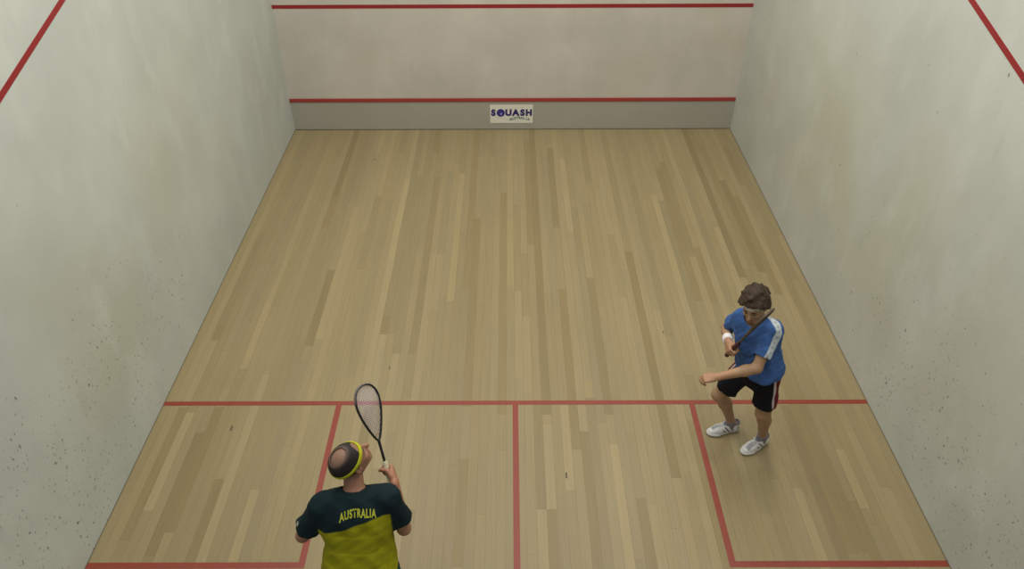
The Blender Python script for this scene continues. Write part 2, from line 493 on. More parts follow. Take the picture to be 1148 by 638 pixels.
# the ball standing for the letter Q
bm = bmesh.new()
tube_bm(bm, [(-.155, -.0005, .018), (-.155, -.0045, .018)], .060, 32)
ball = bm_obj('ball_mark', bm, plain('ball_blue', rgb(48, 40, 120), .5), sign, smooth=False)
bm = bmesh.new(); tube_bm(bm, [(-.150, -.0045, .004), (-.150, -.0052, .004)], .016, 16)
bm_obj('ball_highlight', bm, plain('ball_light', rgb(140, 140, 200), .5), ball, smooth=False)
GRN = plain('green_lettering', rgb(84, 112, 98), .5)
for i, ch in enumerate('AUSTRALIA'):
    a = (i - 4) / 4.
    put_text('small_letter', ch, .052, .118 + a * .125, -.077 - .022 * a * a, GRN, offset=.0022, rot=a * .32)
DASH = plain('dash_grey', rgb(110, 118, 116), .6)
for x0, dx, z0, dz, w in ((-.21, .34, -.055, -.065, .016), (-.06, .25, .075, .032, .012)):   # dashed flight lines
    bm = bmesh.new()
    for i in range(12):
        t = i / 12.; x = x0 + t * dx; z = z0 + t * dz
        box_bm(bm, (x, -.0036, z - .0015), (x + w, -.003, z + .0015))
    bm_obj('dashed_line', bm, DASH, sign, smooth=False)

# ================================================================= people
SKIN_M = vcol_mat('skin', .55, .35, sss=.08)
FAB_M = vcol_mat('fabric', .85, .2, bump=.3, bscale=260)
HAIR_M = vcol_mat('hair', .6, .3, bump=.8, bscale=320)
SHOE_M = vcol_mat('shoe_leather', .45, .4)

def hand(wrist, D, T, side, curls, thumb_in=.6, s=1., spread=0.):
    """five separate bent fingers on a palm. D wrist-to-knuckles, T thumb side; side 'R' or 'L'"""
    D = nrm(D); T = np.array(T, float); T = nrm(T - D * (T @ D))
    Nn = np.cross(T, D) if side == 'R' else np.cross(D, T)           # palm faces this way
    w = np.array(wrist, float); out = []
    P = lambda d, t, n: w + (D * d + T * t + Nn * n) * s
    out.append(Cap(P(-.02, 0, 0), P(.03, .0, 0), .026*s, .026*s, Nn, .75, k=.015))
    lens = [(.042, .025, .019), (.046, .028, .020), (.043, .026, .019), (.034, .020, .017)]
    for i in range(4):
        t = (.030 - i * .0195)
        kn = P(.088 - .004 * abs(i - 1.2), t, 0)
        out.append(Cap(P(.02, t * .7, .002), kn, .016*s, .0125*s, k=.012))
        ang = 0.; p = kn
        for j in range(3):
            ang += curls[j] * (1 + .06 * i)
            dr = D * math.cos(ang) + Nn * math.sin(ang) + T * spread * (1.2 - i) * .12
            q = p + nrm(dr) * lens[i][j] * s
            out.append(Cap(p, q, (.0098 - .0012*j)*s, (.0092 - .0014*j)*s, k=.003)); p = q
    a = P(.018, .024, .008); b = P(.045, .048, .012 + .012*thumb_in)
    c = b + (D * .6 + T * (.5 - .7*thumb_in) + Nn * .9*thumb_in) * .034 * s
    e = c + (D * .5 + T * (.2 - .9*thumb_in) + Nn * .8*thumb_in) * .027 * s
    out += [Cap(a, b, .017*s, .0135*s, k=.012), Cap(b, c, .0125*s, .011*s, k=.004), Cap(c, e, .011*s, .009*s, k=.004)]
    return out

class Person:
    def __init__(s, J, F, Ut, hc, hf, hu, root):
        s.J = {k: np.array(v, float) for k, v in J.items()}; s.F = nrm(F); s.org = np.array(root.location)
        s.root = root; s.hc = np.array(hc, float)
        s.hu = nrm(hu); hf = np.array(hf, float); s.hf = nrm(hf - s.hu * (hf @ s.hu)); s.hl = np.cross(s.hu, s.hf)   # left of head
    hs = 1.
    def H(s, l, f, u):
        return s.hc + (s.hl * l + s.hf * f + s.hu * u) * s.hs
    def head(s):
        A = (s.hl, s.hf, s.hu); H = s.H
        pr = [Ell(H(0, -.012, .028), A, (.076, .097, .094), k=.02), Ell(H(0, .028, -.03), A, (.060, .064, .082), k=.04),
              Ell(H(0, .058, -.088), A, (.032, .028, .024), k=.03), Cap(H(-.045, 0, -.06), H(-.02, .06, -.09), .022, .016, k=.03),
              Cap(H(.045, 0, -.06), H(.02, .06, -.09), .022, .016, k=.03),
              Cap(H(-.036, .076, .026), H(.036, .076, .026), .014, .014, k=.02),
              Cap(H(0, .090, .008), H(0, .112, -.034), .008, .0125, k=.014),
              Cap(H(-.011, .094, -.038), H(.011, .094, -.038), .0085, .0085, k=.008),
              Cap(H(-.018, .087, -.063), H(.018, .087, -.063), .0075, .0075, k=.006),
              Cap(H(-.016, .085, -.073), H(.016, .085, -.073), .0078, .0078, k=.006),
              Ell(H(-.040, .062, -.028), A, (.022, .022, .022), k=.02), Ell(H(.040, .062, -.028), A, (.022, .022, .022), k=.02)]
        for sg in (-1, 1):
            pr.append(Ell(H(sg*.079, -.008, -.012), (s.hl + .35*sg*-s.hf*-1, s.hf, s.hu), (.010, .020, .032), k=.006))
        sub = [Ell(H(sg*.031, .098, .002), A, (.019, .016, .011), k=.012) for sg in (-1, 1)]
        sub += [Ell(H(sg*.089, -.002, -.010), A, (.008, .010, .018), k=.006) for sg in (-1, 1)]
        for p in pr + sub:
            if isinstance(p, Ell): p.r = p.r * s.hs
            else: p.ra *= s.hs; p.rb *= s.hs
        return pr, sub
    def torso(s):
        J = s.J; F = s.F
        up = nrm(J['neck'] - J['pelvis']); Lx = np.cross(up, F)
        pel, nk = J['pelvis'], J['neck']
        L = np.linalg.norm(nk - pel)
        c = lambda t: pel + (nk - pel) * t
        pr = []
        wl = s.w
        def slab(t, half, depth, fo=0.):
            a = c(t) + F * fo - Lx * (half - depth) ; b = c(t) + F * fo + Lx * (half - depth)
            return a, b
        for t, half, dep, fo in ((-.04, .168, .105, -.01), (.14, .158, .10, 0), (.36, .150, .095, .005), (.56, .160, .105, .01), (.74, .172, .105, .005), (.86, .150, .085, 0)):
            a, b = slab(t, half * wl, dep * wl, fo)
            pr.append(Cap(a, b, dep * wl - .016, dep * wl - .016, k=.09))
        for sd in 'RL':
            sh = J['sh' + sd]
            pr.append(Cap(nk - up * .03, sh, .046, .046, k=.05))
            pr.append(Cap(c(.66) + (sh - nk) * .5, sh, .068, .042, k=.05))
        return pr
    def arms(s):
        J = s.J; pr = []
        for sd in 'RL':
            sh, el, wr = J['sh'+sd], J['el'+sd], J['wr'+sd]
            m1 = sh + (el - sh) * .45; m2 = el + (wr - el) * .28
            pr += [Cap(sh, m1, .047, .046, k=.03), Cap(m1, el, .048, .039, k=.03), Cap(el, m2, .040, .043, k=.02), Cap(m2, wr, .042, .027, k=.02)]
        return pr
    def legs(s):
        J = s.J; pr = []
        for sd in 'RL':
            h, k, a = J['hip'+sd], J['kn'+sd], J['an'+sd]
            fd = s.foot[sd]
            m = k + (a - k) * .30 - fd * .018
            pr += [Cap(h, k, .092, .056, k=.05), Cap(k + fd*.012, k - (h-k)*-.0, .048, .052, k=.03), Cap(k, m, .050, .054, k=.03), Cap(m, a, .053, .034, k=.03),
                   Cap(a, a - V3(0, 0, .045) + fd * .05, .032, .020, k=.02), Cap(a - fd*.01, a - V3(0, 0, .05) - fd*.01, .03, .024, k=.02)]
        return pr
    def neckp(s):
        return [Cap(s.J['neck'] - s.F * .01 - V3(0, 0, .03), s.hc - s.hu * .055 - s.hf * .025, .062, .054, k=.03)]

def hsl(P, V):
    q = (V - P.hc) / P.hs
    return q @ P.hl, q @ P.hf, q @ P.hu

def sst(a, b, x):
    t = np.clip((x - a) / (b - a), 0, 1); return t * t * (3 - 2 * t)

def shoe(P, sd, ankle, fd, cols, lace_col):
    """trainer: upper with tongue and collar, sole, laces"""
    fd = nrm(V3(fd[0], fd[1], 0)); rt = np.cross(fd, V3(0, 0, 1)); up = V3(0, 0, 1)
    o = V3(ankle[0], ankle[1], 0) - fd * .065
    S = lambda r, f, u: o + rt * r + fd * f + up * u
    inn = 1 if sd == 'L' else -1                                      # inner side of the foot
    h = .0035
    lo = np.minimum(S(0, -.05, 0), S(0, .32, 0)) - .07; hi = np.maximum(S(0, -.05, 0), S(0, .32, 0)) + .07
    lo[2] = -.008; hi[2] = .15
    up_pr = [Cap(S(0, .035, .045), S(0, .10, .05), .036, .040, k=.03), Cap(S(0, .10, .048), S(inn*.006, .185, .038), .041, .042, k=.03),
             Cap(S(inn*.006, .185, .032), S(inn*.010, .238, .026), .044, .036, up, .75, k=.03),
             Cap(S(0, .035, .05), S(0, .045, .098), .036, .034, k=.03), Cap(S(0, .04, .05), S(0, .015, .095), .034, .026, k=.02),
             Cap(S(0, .105, .075), S(0, .082, .118), .024, .020, k=.03)]
    D, ax = sample(up_pr, lo, hi, h)
    D2, _ = sample([Cap(S(0, .040, .085), S(0, .036, .16), .028, .036, k=.02)], lo, hi, h)
    x, y, z = grids(ax)
    D = np.maximum(D, .014 - z); D = np.maximum(D, -D2)
    def uc(V):
        q = V - o; r, f, u = q @ rt, q @ fd, q[:, 2]
        c = np.tile(np.array(cols[0]), (len(V), 1))
        side = np.abs(r)
        # grey mesh on toe top, dark navy diagonal flashes on the sides, dark collar
        c = mixc(c, cols[1], sst(.012, .02, .035 - side) * sst(.15, .16, f) * sst(.25, .235, f))
        c = mixc(c, cols[1], sst(.02, .016, side) * sst(.05, .06, f) * sst(.16, .15, f))
        fl = np.abs(((f - u * .9) * 24) % 1 - .5)
        c = mixc(c, cols[2], (fl < .2) * sst(.024, .028, side) * sst(.055, .06, f) * sst(.16, .15, f) * sst(.03, .034, u) * sst(.085, .078, u) * .85)
        c = mixc(c, cols[2], sst(.086, .094, u) * .75)
        c = mixc(c, cols[2], sst(.02, .012, f) * sst(.04, .046, u) * sst(.075, .07, u) * .8)
        return c
    sh = surface('shoe', D, ax, h, SHOE_M, P.root, P.org, uc, label='%s trainer with dark flashes' % ('white' if cols[0][0] > .4 else 'dark'))
    # sole
    sp = [Cap(S(0, .03, .014), S(0, .13, .014), .040, .037, up, .55, k=.03), Cap(S(0, .13, .014), S(inn*.008, .20, .014), .037, .048, up, .5, k=.03), Cap(S(inn*.008, .20, .014), S(inn*.010, .245, .016), .048, .040, up, .5, k=.03)]
    D, ax = sample(sp, lo, hi, h); x, y, z = grids(ax)
    D = np.maximum(np.maximum(D, .0012 - z), z - .030)
    surface('sole', D, ax, h, SHOE_M, sh, P.org, lambda V: mixc(np.tile(np.array(cols[3]), (len(V), 1)), cols[4], sst(.010, .006, V[:, 2])))
    # laces
    me_ = bmesh.new()
    for i in range(6):
        f = .092 + i * .017; uz = .101 - i * .0048
        pts = [S(-.022, f + .004, uz - .006) , S(-.010, f, uz + .003), S(.010, f + .004, uz + .003), S(.022, f, uz - .006)]
        tube_bm(me_, [tuple(np.array(p) - P.org) for p in pts], .0028, 6)
    bm_obj('laces', me_, plain('lace', lace_col, .8), sh)
    # sock
    a = np.array(ankle, float); b = a + nrm(P.J['kn'+sd] - a) * .045
    D, ax = sample([Cap(a - V3(0, 0, .04), b, .042, .043, cut=1.0)], a - .09, a + .12, .004)
    surface('sock', D, ax, .004, FAB_M, P.root, P.org, lambda V: np.tile(np.array(cols[5]), (len(V), 1)))

def cloth(P, name, prims, lo, hi, h, t, color, fold=.004, ffr=26., extra=None, sub=(), ph=0., **kw):
    D, ax = sample(prims, lo, hi, h)
    E_, _ = sample(prims, lo, hi, h, nocut=True)
    x, y, z = grids(ax)
    w = fold * wob(x, y, z, ffr, ph) + fold * .6 * wob(y, z, x, ffr * 1.9, ph + 2)
    D = D + w; E_ = E_ + w
    if extra is not None: D = np.maximum(D, extra(x, y, z))
    for p in sub: D = np.maximum(D, -p(x, y, z))
    D = np.maximum(D, -(E_ + t))
    return surface(name, D.astype(np.float32), ax, h, FAB_M, P.root, P.org, color, relax=2, **kw)

def eyes(P, iris):
    for sg in (-1, 1):
        c = P.H(sg*.031, .0755, .001) - P.org
        bm = bmesh.new(); bmesh.ops.create_uvsphere(bm, u_segments=16, v_segments=12, radius=.0125)
        bmesh.ops.translate(bm, verts=bm.verts, vec=Vector(c))
        e = bm_obj('eye', bm, EYEW, P.root)
        bm = bmesh.new(); d = P.hf
        p = c + d * .0108
        tube_bm(bm, [tuple(p), tuple(p + d * .0022)], .0058, 12)
        bm_obj('iris', bm, iris, e)
EYEW = plain('eye_white', rgb(150, 138, 126), .4)
IRIS = plain('iris_brown', rgb(50, 36, 26), .3)

def skin_color(P, base, shade_scalp=None):
    base = np.array(base)
    def f(V):
        c = np.tile(base, (len(V), 1))
        l, ff, u = hsl(P, V)
        near = (np.abs(l) < .11) & (np.abs(ff) < .14) & (np.abs(u) < .15)
        lips = sst(.026, .018, np.abs(l)) * sst(.012, .007, np.abs(u + .068)) * sst(.07, .085, ff)
        c = mixc(c, base * np.array([.85, .55, .52]), lips * near)
        brow = sst(.05, .045, np.abs(l)) * sst(.012, .018, np.abs(l)) * sst(.009, .005, np.abs(u - .027 + .12 * (np.abs(l) - .03) ** 2 * 10)) * sst(.06, .07, ff)
        c = mixc(c, np.array(P.haircol), brow * near * .9)
        eye = sst(.022, .012, np.hypot(np.abs(l) - .031, (u - .002) * 1.4)) * sst(.06, .07, ff)
        c = mixc(c, base * np.array([.62, .55, .5]), eye * near * .7)
        if shade_scalp is not None: c = shade_scalp(c, l, ff, u, near)
        # ruddy hands
        for w in (P.J['wrR'], P.J['wrL']):
            dd = np.linalg.norm(V - w, axis=1)
            c = mixc(c, base * np.array([1.08, .88, .86]), sst(.16, .08, dd) * .6)
        return c
    return f

def body(P, hands, skin):
    hp, hs = P.head()
    prims = P.torso() + P.legs() + P.arms() + P.neckp() + hp
    for hq in hands: prims += hq
    lo = np.min([p.bbox(.012)[0] for p in prims], 0); hi = np.max([p.bbox(.012)[1] for p in prims], 0)
    lo[2] = max(lo[2], .012)
    h = .0055
    D, ax = sample(prims, lo, hi, h, sub=hs)
    return surface('body', D, ax, h, SKIN_M, P.root, P.org, skin, relax=1)

def band(P, name, rad, cen, off, tilt, half, mat_col, r_in=.0, thick=.006):
    """elastic head band hugging the skull: a shell of the head ellipsoid cut by two planes"""
    A = (P.hl, P.hf, P.hu); c = P.H(*cen)
    lo, hi = c - .14, c + .14; h = .0035
    D, ax = sample([Ell(c, A, np.array(rad) * P.hs)], lo, hi, h); x, y, z = grids(ax)
    n = nrm(P.hu + P.hf * tilt); pl = (x - c[0]) * n[0] + (y - c[1]) * n[1] + (z - c[2]) * n[2] - off
    D = np.maximum(np.maximum(D, -(D + thick * 1.6)), np.abs(pl) - half)
    return surface(name, D.astype(np.float32), ax, h, FAB_M, P.root, P.org, lambda V: np.tile(np.array(mat_col), (len(V), 1)))

# ---------------------------------------------------------------- racket
def racket(name, butt, tip, face, label, frame_col, grip_col, string_col, tape_col=None, length=.685, string_r=.0011):
    """face: direction the string bed faces"""
    butt = np.array(butt, float); tip = np.array(tip, float)
    ax_ = nrm(tip - butt); n = np.array(face, float); n = nrm(n - ax_ * (n @ ax_)); s = np.cross(n, ax_)
    root = empty(name, tuple(butt), label, 'squash racket')
    Q = lambda a, b, c=0.: tuple(ax_ * a + s * b + n * c)
    L = length
    # teardrop outline from the throat round the head
    y0 = .335; hw = .092
    def half(t):            # t 0..1 from throat to tip -> half width
        return hw * (math.sin(math.pi * min(1, t) ** 1.55 * .5) ** 1.0) if t < .62 else None
    out = []
    n1 = 48
    for i in range(n1 + 1):
        a = i / n1 * math.pi
        # superposed teardrop: parametric
        yy = (L - y0) * (.5 - .5 * math.cos(a)); w = hw * (math.sin(a) ** .92) * (.26 + .74 * (.5 - .5 * math.cos(a)) ** .85) * 1.30
        out.append((y0 + yy, w))
    right = out; left = [(y, -w) for (y, w) in reversed(out[1:-1])]
    loop = right + left
    bm = bmesh.new()
    tube_bm(bm, [Q(y, w) for y, w in loop], (.0105, .0058), 8, closed=True, flat=tuple(n))
    FR = plain(name + '_frame', frame_col, .35, .1)
    bm_obj('frame', bm, FR, root)
    # bumper strip round the top of the head
    bm = bmesh.new(); top = [q for q in loop if q[0] > L - .10]
    top = sorted(top, key=lambda q: math.atan2(q[1], q[0] - (L - .12)))
    tube_bm(bm, [Q(y + (.004 if abs(w) < .06 else 0), w * 1.045) for y, w in top], (.0085, .004), 6, flat=tuple(n))
    bm_obj('bumper', bm, plain(name + '_bumper', tape_col or frame_col, .5), root)
    # strings
    def wid(y):
        best = 0
        for i in range(len(right) - 1):
            if right[i][0] <= y <= right[i+1][0]:
                t = (y - right[i][0]) / (right[i+1][0] - right[i][0] + 1e-9); best = right[i][1] + t * (right[i+1][1] - right[i][1])
        return best
    bm = bmesh.new(); r = string_r
    y = y0 + .05; i = 0
    while y < L - .006:
        w = wid(y)
        tube_bm(bm, [Q(y, -w), Q(y, w)], r, 4); y += .0125; i += 1
    for j in range(-7, 8):
        xx = j * .0118
        ys = [q for q in np.linspace(y0 + .02, L - .002, 120) if wid(q) > abs(xx)]
        if len(ys) > 3:
            fan = xx * .35
            tube_bm(bm, [Q(ys[0], xx), Q(ys[-1], xx)], r, 4)
    bm_obj('strings', bm, plain(name + '_strings', string_col, .4), root)
    bm = bmesh.new()
    tube_bm(bm, [Q(.18, 0), Q(.26, 0), Q(.325, 0), Q(.345, 0)], [.0095, .0085, .0095, (.0105, .012)], 10, flat=tuple(n))
    bm_obj('shaft', bm, FR, root)
    bm = bmesh.new()
    pts, rad = [], []
    for i in range(41):
        t = i / 40; pts.append(Q(t * .20, 0)); rad.append((.0155 + (.0012 if i % 4 < 2 else 0) + (.002 if i < 2 else 0)))
    tube_bm(bm, pts, rad, 12, flat=tuple(n))
    bm_obj('grip', bm, plain(name + '_grip', grip_col, .8), root)
    bm = bmesh.new(); tube_bm(bm, [Q(-.006, 0), Q(.004, 0)], .0175, 12)
    bm_obj('butt_cap', bm, plain(name + '_cap', rgb(30, 28, 26), .5), root)
    return root, ax_, s, n

# ================================================================ player at left, back to us
rootA = empty('person', (-.95, -7.70, 0), 'balding player from behind in dark green and yellow AUSTRALIA shirt and yellow headband', 'person')
JA = dict(pelvis=(-.945, -7.71, .93), neck=(-.95, -7.52, 1.45), shL=(-1.135, -7.575, 1.405), shR=(-.755, -7.545, 1.445),
          elL=(-1.285, -7.60, 1.155), wrL=(-1.235, -7.40, 1.03), elR=(-.685, -7.56, 1.165), wrR=(-.775, -7.385, 1.31),
          hipL=(-1.045, -7.72, .88), hipR=(-.845, -7.71, .88), knL=(-1.11, -7.62, .48), knR=(-.79, -7.60, .48),
          anL=(-1.15, -7.80, .09), anR=(-.75, -7.78, .09))
A = Person(JA, (-.02, 1, -.3), None, (-.968, -7.42, 1.63), (.70, .66, .08), (-.32, -.42, .85), rootA)
A.w = 1.0; A.hs = 1.06; A.foot = {'L': nrm(V3(-.15, 1, 0)), 'R': nrm(V3(.2, 1, 0))}
A.haircol = rgb(40, 34, 28)
SKA = rgb(150, 110, 86)

RA_T = np.array((-.938, -6.992, 1.80)); RA_GT = np.array((-.81, -7.266, 1.40))
axA = nrm(RA_T - RA_GT); buttA = RA_T - axA * .685
gripA = buttA + axA * .115
TA = nrm(axA * .82 - nrm(V3(-.1, .8, -.55)) * .57); DA = nrm(nrm(V3(-.1, .8, -.55)) * .82 + axA * .57)
NA = np.cross(TA, DA)
wrA = gripA - NA * .030 - DA * .062
A.J['wrR'] = wrA
hR = hand(wrA, DA, TA, 'R', (1.0, 1.35, .9), .9, s=1.08)
hL = hand(A.J['wrL'], (.42, .62, -.45), (.3, .3, .8), 'L', (.35, .5, .35), .3, spread=1)

def scalpA(c, l, f, u, near):
    # bald crown shading into cropped dark hair
    crown = np.sqrt((l / .056) ** 2 + ((f + .000) / .078) ** 2)
    m = sst(.75, 1.25, crown) * sst(.055, .07, u) * near
    c = mixc(c, np.array(rgb(118, 96, 84)), near * sst(.07, .085, u) * .55)
    return mixc(c, np.array(rgb(52, 44, 38)), m)
body(A, [hR, hL], skin_color(A, SKA, scalpA))
eyes(A, IRIS)

# cropped ring of hair
def hairA():
    P = A; Ax = (P.hl, P.hf, P.hu); c = P.H(0, -.012, .028); h = .0035
    D, ax = sample([Ell(c, Ax, np.array((.084, .105, .102)) * P.hs)], c - .13, c + .13, h)
    x, y, z = grids(ax)
    l = (x-c[0])*P.hl[0] + (y-c[1])*P.hl[1] + (z-c[2])*P.hl[2]
    f = (x-c[0])*P.hf[0] + (y-c[1])*P.hf[1] + (z-c[2])*P.hf[2]
    u = (x-c[0])*P.hu[0] + (y-c[1])*P.hu[1] + (z-c[2])*P.hu[2]
    crown = (np.sqrt((l / .045) ** 2 + ((f + .002) / .056) ** 2) - 1) * .05 + .0015 * np.sin(l * 190) * np.sin(f * 160)
    top = np.where(u > 0, -crown, -1.)
    low = -.055 - u + (f + .02) * .75                                  # hair line: nape up to temples
    D = np.maximum(D, -(D + .008)); D = np.maximum(D, top); D = np.maximum(D, low); D = np.maximum(D, f - .088)
    D = D + .0012 * np.sin(l * 700) * np.sin(f * 620) * np.sin(u * 680)
    def tone(V):
        l, f, u = hsl(P, V)
        e = np.sqrt((l / .045) ** 2 + ((f + .014) / .056) ** 2)
        c = np.tile(np.array(rgb(36, 30, 28)), (len(V), 1))
        return mixc(c, np.array(rgb(98, 80, 70)), sst(1.35, .95, e) * (u > .04))
    surface('hair', D.astype(np.float32), ax, h, HAIR_M, P.root, P.org, tone)
hairA()
band(A, 'headband', (.0885, .110, .104), (0, -.012, .028), .010, -.06, .0125, rgb(172, 174, 36))

GREEN = np.array(rgb(13, 32, 36)); YEL = np.array(rgb(140, 138, 14))
def shirt_prims(P, hem_t, sl, inf_t, grow, sleeve_r):
    J = P.J; up = nrm(J['neck'] - J['pelvis']); Lx = np.cross(up, P.F); pr = []
    c = lambda t: J['pelvis'] + (J['neck'] - J['pelvis']) * t
    for t, half, dep in ((-.12, .185, .125), (.1, .180, .118), (.34, .172, .112), (.56, .174, .115), (.74, .182, .115), (.86, .158, .096)):
        g = grow * max(0, .6 - t)
        hf_, dp = half * P.w + inf_t + g, dep * P.w + inf_t + g
        pr.append(Cap(c(t) - Lx * (hf_ - dp), c(t) + Lx * (hf_ - dp), dp, dp, k=.09))
    for sd in 'RL':
        s_, e_ = J['sh'+sd], J['el'+sd]
        pr.append(Cap(J['neck'] - up * .035, s_, .062, .068, k=.05))
        pr.append(Cap(c(.66) + (s_ - J['neck']) * .55, s_, .088, .062, k=.05))
        pr.append(Cap(s_, s_ + (e_ - s_) * sl, .064, sleeve_r, cut=.97, k=.035))
    return pr

def shirtA_color(V):
    P = A; up = nrm(P.J['neck'] - P.J['pelvis']); Lx = np.cross(up, P.F)
    q = V - P.J['pelvis']; t = q @ up; l = -(q @ Lx)                   # l grows toward his right
    edge = .422 + .10 * l + .03 * np.sin(l * 9)
    # sleeves are all green
    dR = np.linalg.norm(np.cross(V - P.J['shR'], nrm(P.J['elR'] - P.J['shR'])), axis=1)
    dL = np.linalg.norm(np.cross(V - P.J['shL'], nrm(P.J['elL'] - P.J['shL'])), axis=1)
    c = np.tile(GREEN, (len(V), 1))
    m = sst(.004, -.004, t - edge)
    m = m * (1 - sst(.205, .218, np.abs(l)) * (t > .22))
    c = mixc(c, YEL, m)
    # thin pale flash on the left sleeve
    e = P.J['shL'] + (P.J['elL'] - P.J['shL']) * .50 + V3(-.066, -.02, 0)
    c = mixc(c, np.array(rgb(170, 176, 160)), sst(.026, .018, np.linalg.norm(V - e, axis=1)))
    return c
pr = shirt_prims(A, 0, .74, .004, .06, .078)
upA = nrm(A.J['neck'] - A.J['pelvis'])
lo = V3(-1.42, -7.98, .78); hi = V3(-.52, -7.28, 1.58)
def hemA(x, y, z):
    return (A.J['pelvis'][2] - .07) - z + .008 * np.sin(x * 30) + .15 * sst(-.86, -.74, x) + .10 * sst(-1.06, -1.16, x)
nb = nrm(A.hc - A.J['neck'])
shirtA = cloth(A, 'shirt', pr, lo, hi, .0055, .010, shirtA_color, fold=.0042, ffr=21., extra=hemA,
               sub=[Cap(A.J['neck'] + V3(0, .03, -.02), A.J['neck'] + nb * .15, .064, .10)], ph=.8,
               label='dark green shirt with yellow lower half lettered AUSTRALIA')
# green collar rib at the neck
D, ax = sample([Cap(A.J['neck'] + V3(0, .005, -.035), A.J['neck'] + nb * .03, .078, .069, cut=1.0)], A.J['neck'] - .12, A.J['neck'] + .12, .004)
surface('collar', D, ax, .004, FAB_M, shirtA, A.org, lambda V: np.tile(GREEN * 1.5, (len(V), 1)))

def wrap_text(P, host, s, size, center, right, upv, outv, mat, off, arch=0.):
    """letters laid on the cloth of the host"""
    me = host.data
    bvh = BVHTree.FromPolygons([v.co.copy() for v in me.vertices], [tuple(p.vertices) for p in me.polygons])
    tm = text_mesh(s, size, off, extrude=0.0, spacing=1.12)
    bm = bmesh.new(); bm.from_mesh(tm)
    bmesh.ops.triangulate(bm, faces=bm.faces)
    bmesh.ops.subdivide_edges(bm, edges=[e for e in bm.edges if e.calc_length() > .012], cuts=2)
    c = np.array(center) - P.org
    for v in bm.verts:
        x, y = v.co.x, v.co.y
        p = c + np.array(right) * x + np.array(upv) * (y + arch * x * x) + np.array(outv) * .25
        hit = bvh.ray_cast(Vector(p), Vector(-np.array(outv)))
        q = hit[0] if hit[0] is not None else Vector(p - np.array(outv) * .25)
        v.co = q + Vector(outv) * .0025
    bm_obj('lettering', bm, mat, host, smooth=False, label='yellow letters reading ' + s)
wrap_text(A, shirtA, 'AUSTRALIA', .065, A.J['pelvis'] + upA * .482 + V3(.036, 0, 0), nrm(V3(1, 0, .05)) * .56, upA, nrm(V3(0, -1, .36)), plain('yellow_lettering', rgb(176, 180, 50), .8), .0022, arch=-.5)

def shorts_prims(P, tl, r0, r1, w0):
    J = P.J; up = nrm(J['neck'] - J['pelvis']); Lx = np.cross(V3(0, 0, 1), P.F); Lx = nrm(Lx); pr = []
    for dz, half, dep in ((.08, .165, .115), (.0, .182, .130), (-.07, .178, .128)):
        c_ = J['pelvis'] + V3(0, 0, dz)
        pr.append(Cap(c_ - Lx * (half*P.w + w0 - dep), c_ + Lx * (half*P.w + w0 - dep), dep, dep, k=.06))
    for sd in 'RL':
        h_, k_ = J['hip'+sd], J['kn'+sd]
        pr.append(Cap(h_, h_ + (k_ - h_) * tl, r0, r1, cut=1.0, k=.03))
    return pr
def shortsA_col(V): return np.tile(np.array(rgb(26, 62, 54)), (len(V), 1))
cloth(A, 'shorts', shorts_prims(A, .82, .118, .115, .040), V3(-1.32, -8.0, .44), V3(-.55, -7.4, 1.12), .006, .010, shortsA_col, fold=.004,
      extra=lambda x, y, z: z - (A.J['pelvis'][2] + .10), ph=2.)
SHOEC = (rgb(206, 206, 204), rgb(138, 142, 146), rgb(38, 40, 66), rgb(198, 198, 192), rgb(60, 60, 56), rgb(128, 122, 128))
for sd in 'RL':
    shoe(A, sd, A.J['an'+sd], A.foot[sd], SHOEC, rgb(220, 220, 215))
racket('racket', buttA, RA_T, (.78, -.45, .55), 'black squash racket with pale strings raised by the player in green and yellow',
       rgb(26, 25, 27), rgb(196, 192, 160), rgb(176, 166, 172), rgb(96, 88, 88), string_r=.0017)  # bumper paler than the frame: a whitish reflection painted into its colour

# ================================================================ player at right, blue shirt
rootB = empty('person', (1.93, -5.92, 0), 'brown haired player in blue shirt with white sleeve stripe and black shorts', 'person')
JB = dict(pelvis=(1.922, -5.93, .90), neck=(1.805, -5.905, 1.38), shR=(1.738, -5.825, 1.325), shL=(1.915, -5.985, 1.345),
          elR=(1.695, -5.64, 1.07), wrR=(1.67, -5.86, 1.13), elL=(1.81, -6.13, 1.09), wrL=(1.505, -6.165, 1.03),
          hipR=(1.85, -5.88, .86), hipL=(1.985, -5.975, .86), knR=(1.70, -5.81, .47), knL=(2.01, -6.02, .47),
          anR=(1.876, -5.785, .09), anL=(2.10, -5.945, .09))
B = Person(JB, (-.66, -.75, -.15), None, (1.768, -5.90, 1.51), (-.55, -.80, -.20), (-.26, -.14, .9), rootB)
B.w = .765; B.foot = {'R': nrm(V3(-1, -.17, 0)), 'L': nrm(V3(-.84, -.55, 0))}
B.haircol = rgb(50, 36, 24)
SKB = rgb(158, 126, 96)
buttB = np.array((1.633, -5.944, 1.05)); tipB = np.array((1.777, -6.173, 1.685))
axB = nrm(tipB - buttB)
gB = buttB + axB * .09
DB = np.array((-.097, -.978, -.18)); DB = nrm(DB - axB * (DB @ axB))
NB = np.cross(axB, DB)
wrB = gB - NB * .030 - DB * .062
B.J['wrR'] = wrB
hR = hand(wrB, DB, axB, 'R', (1.0, 1.35, .9), .9)
hL = hand(B.J['wrL'], (-1, .05, -.22), (0, 1, .25), 'L', (.75, .9, .6), .45)
body(B, [hR, hL], skin_color(B, SKB))
eyes(B, IRIS)

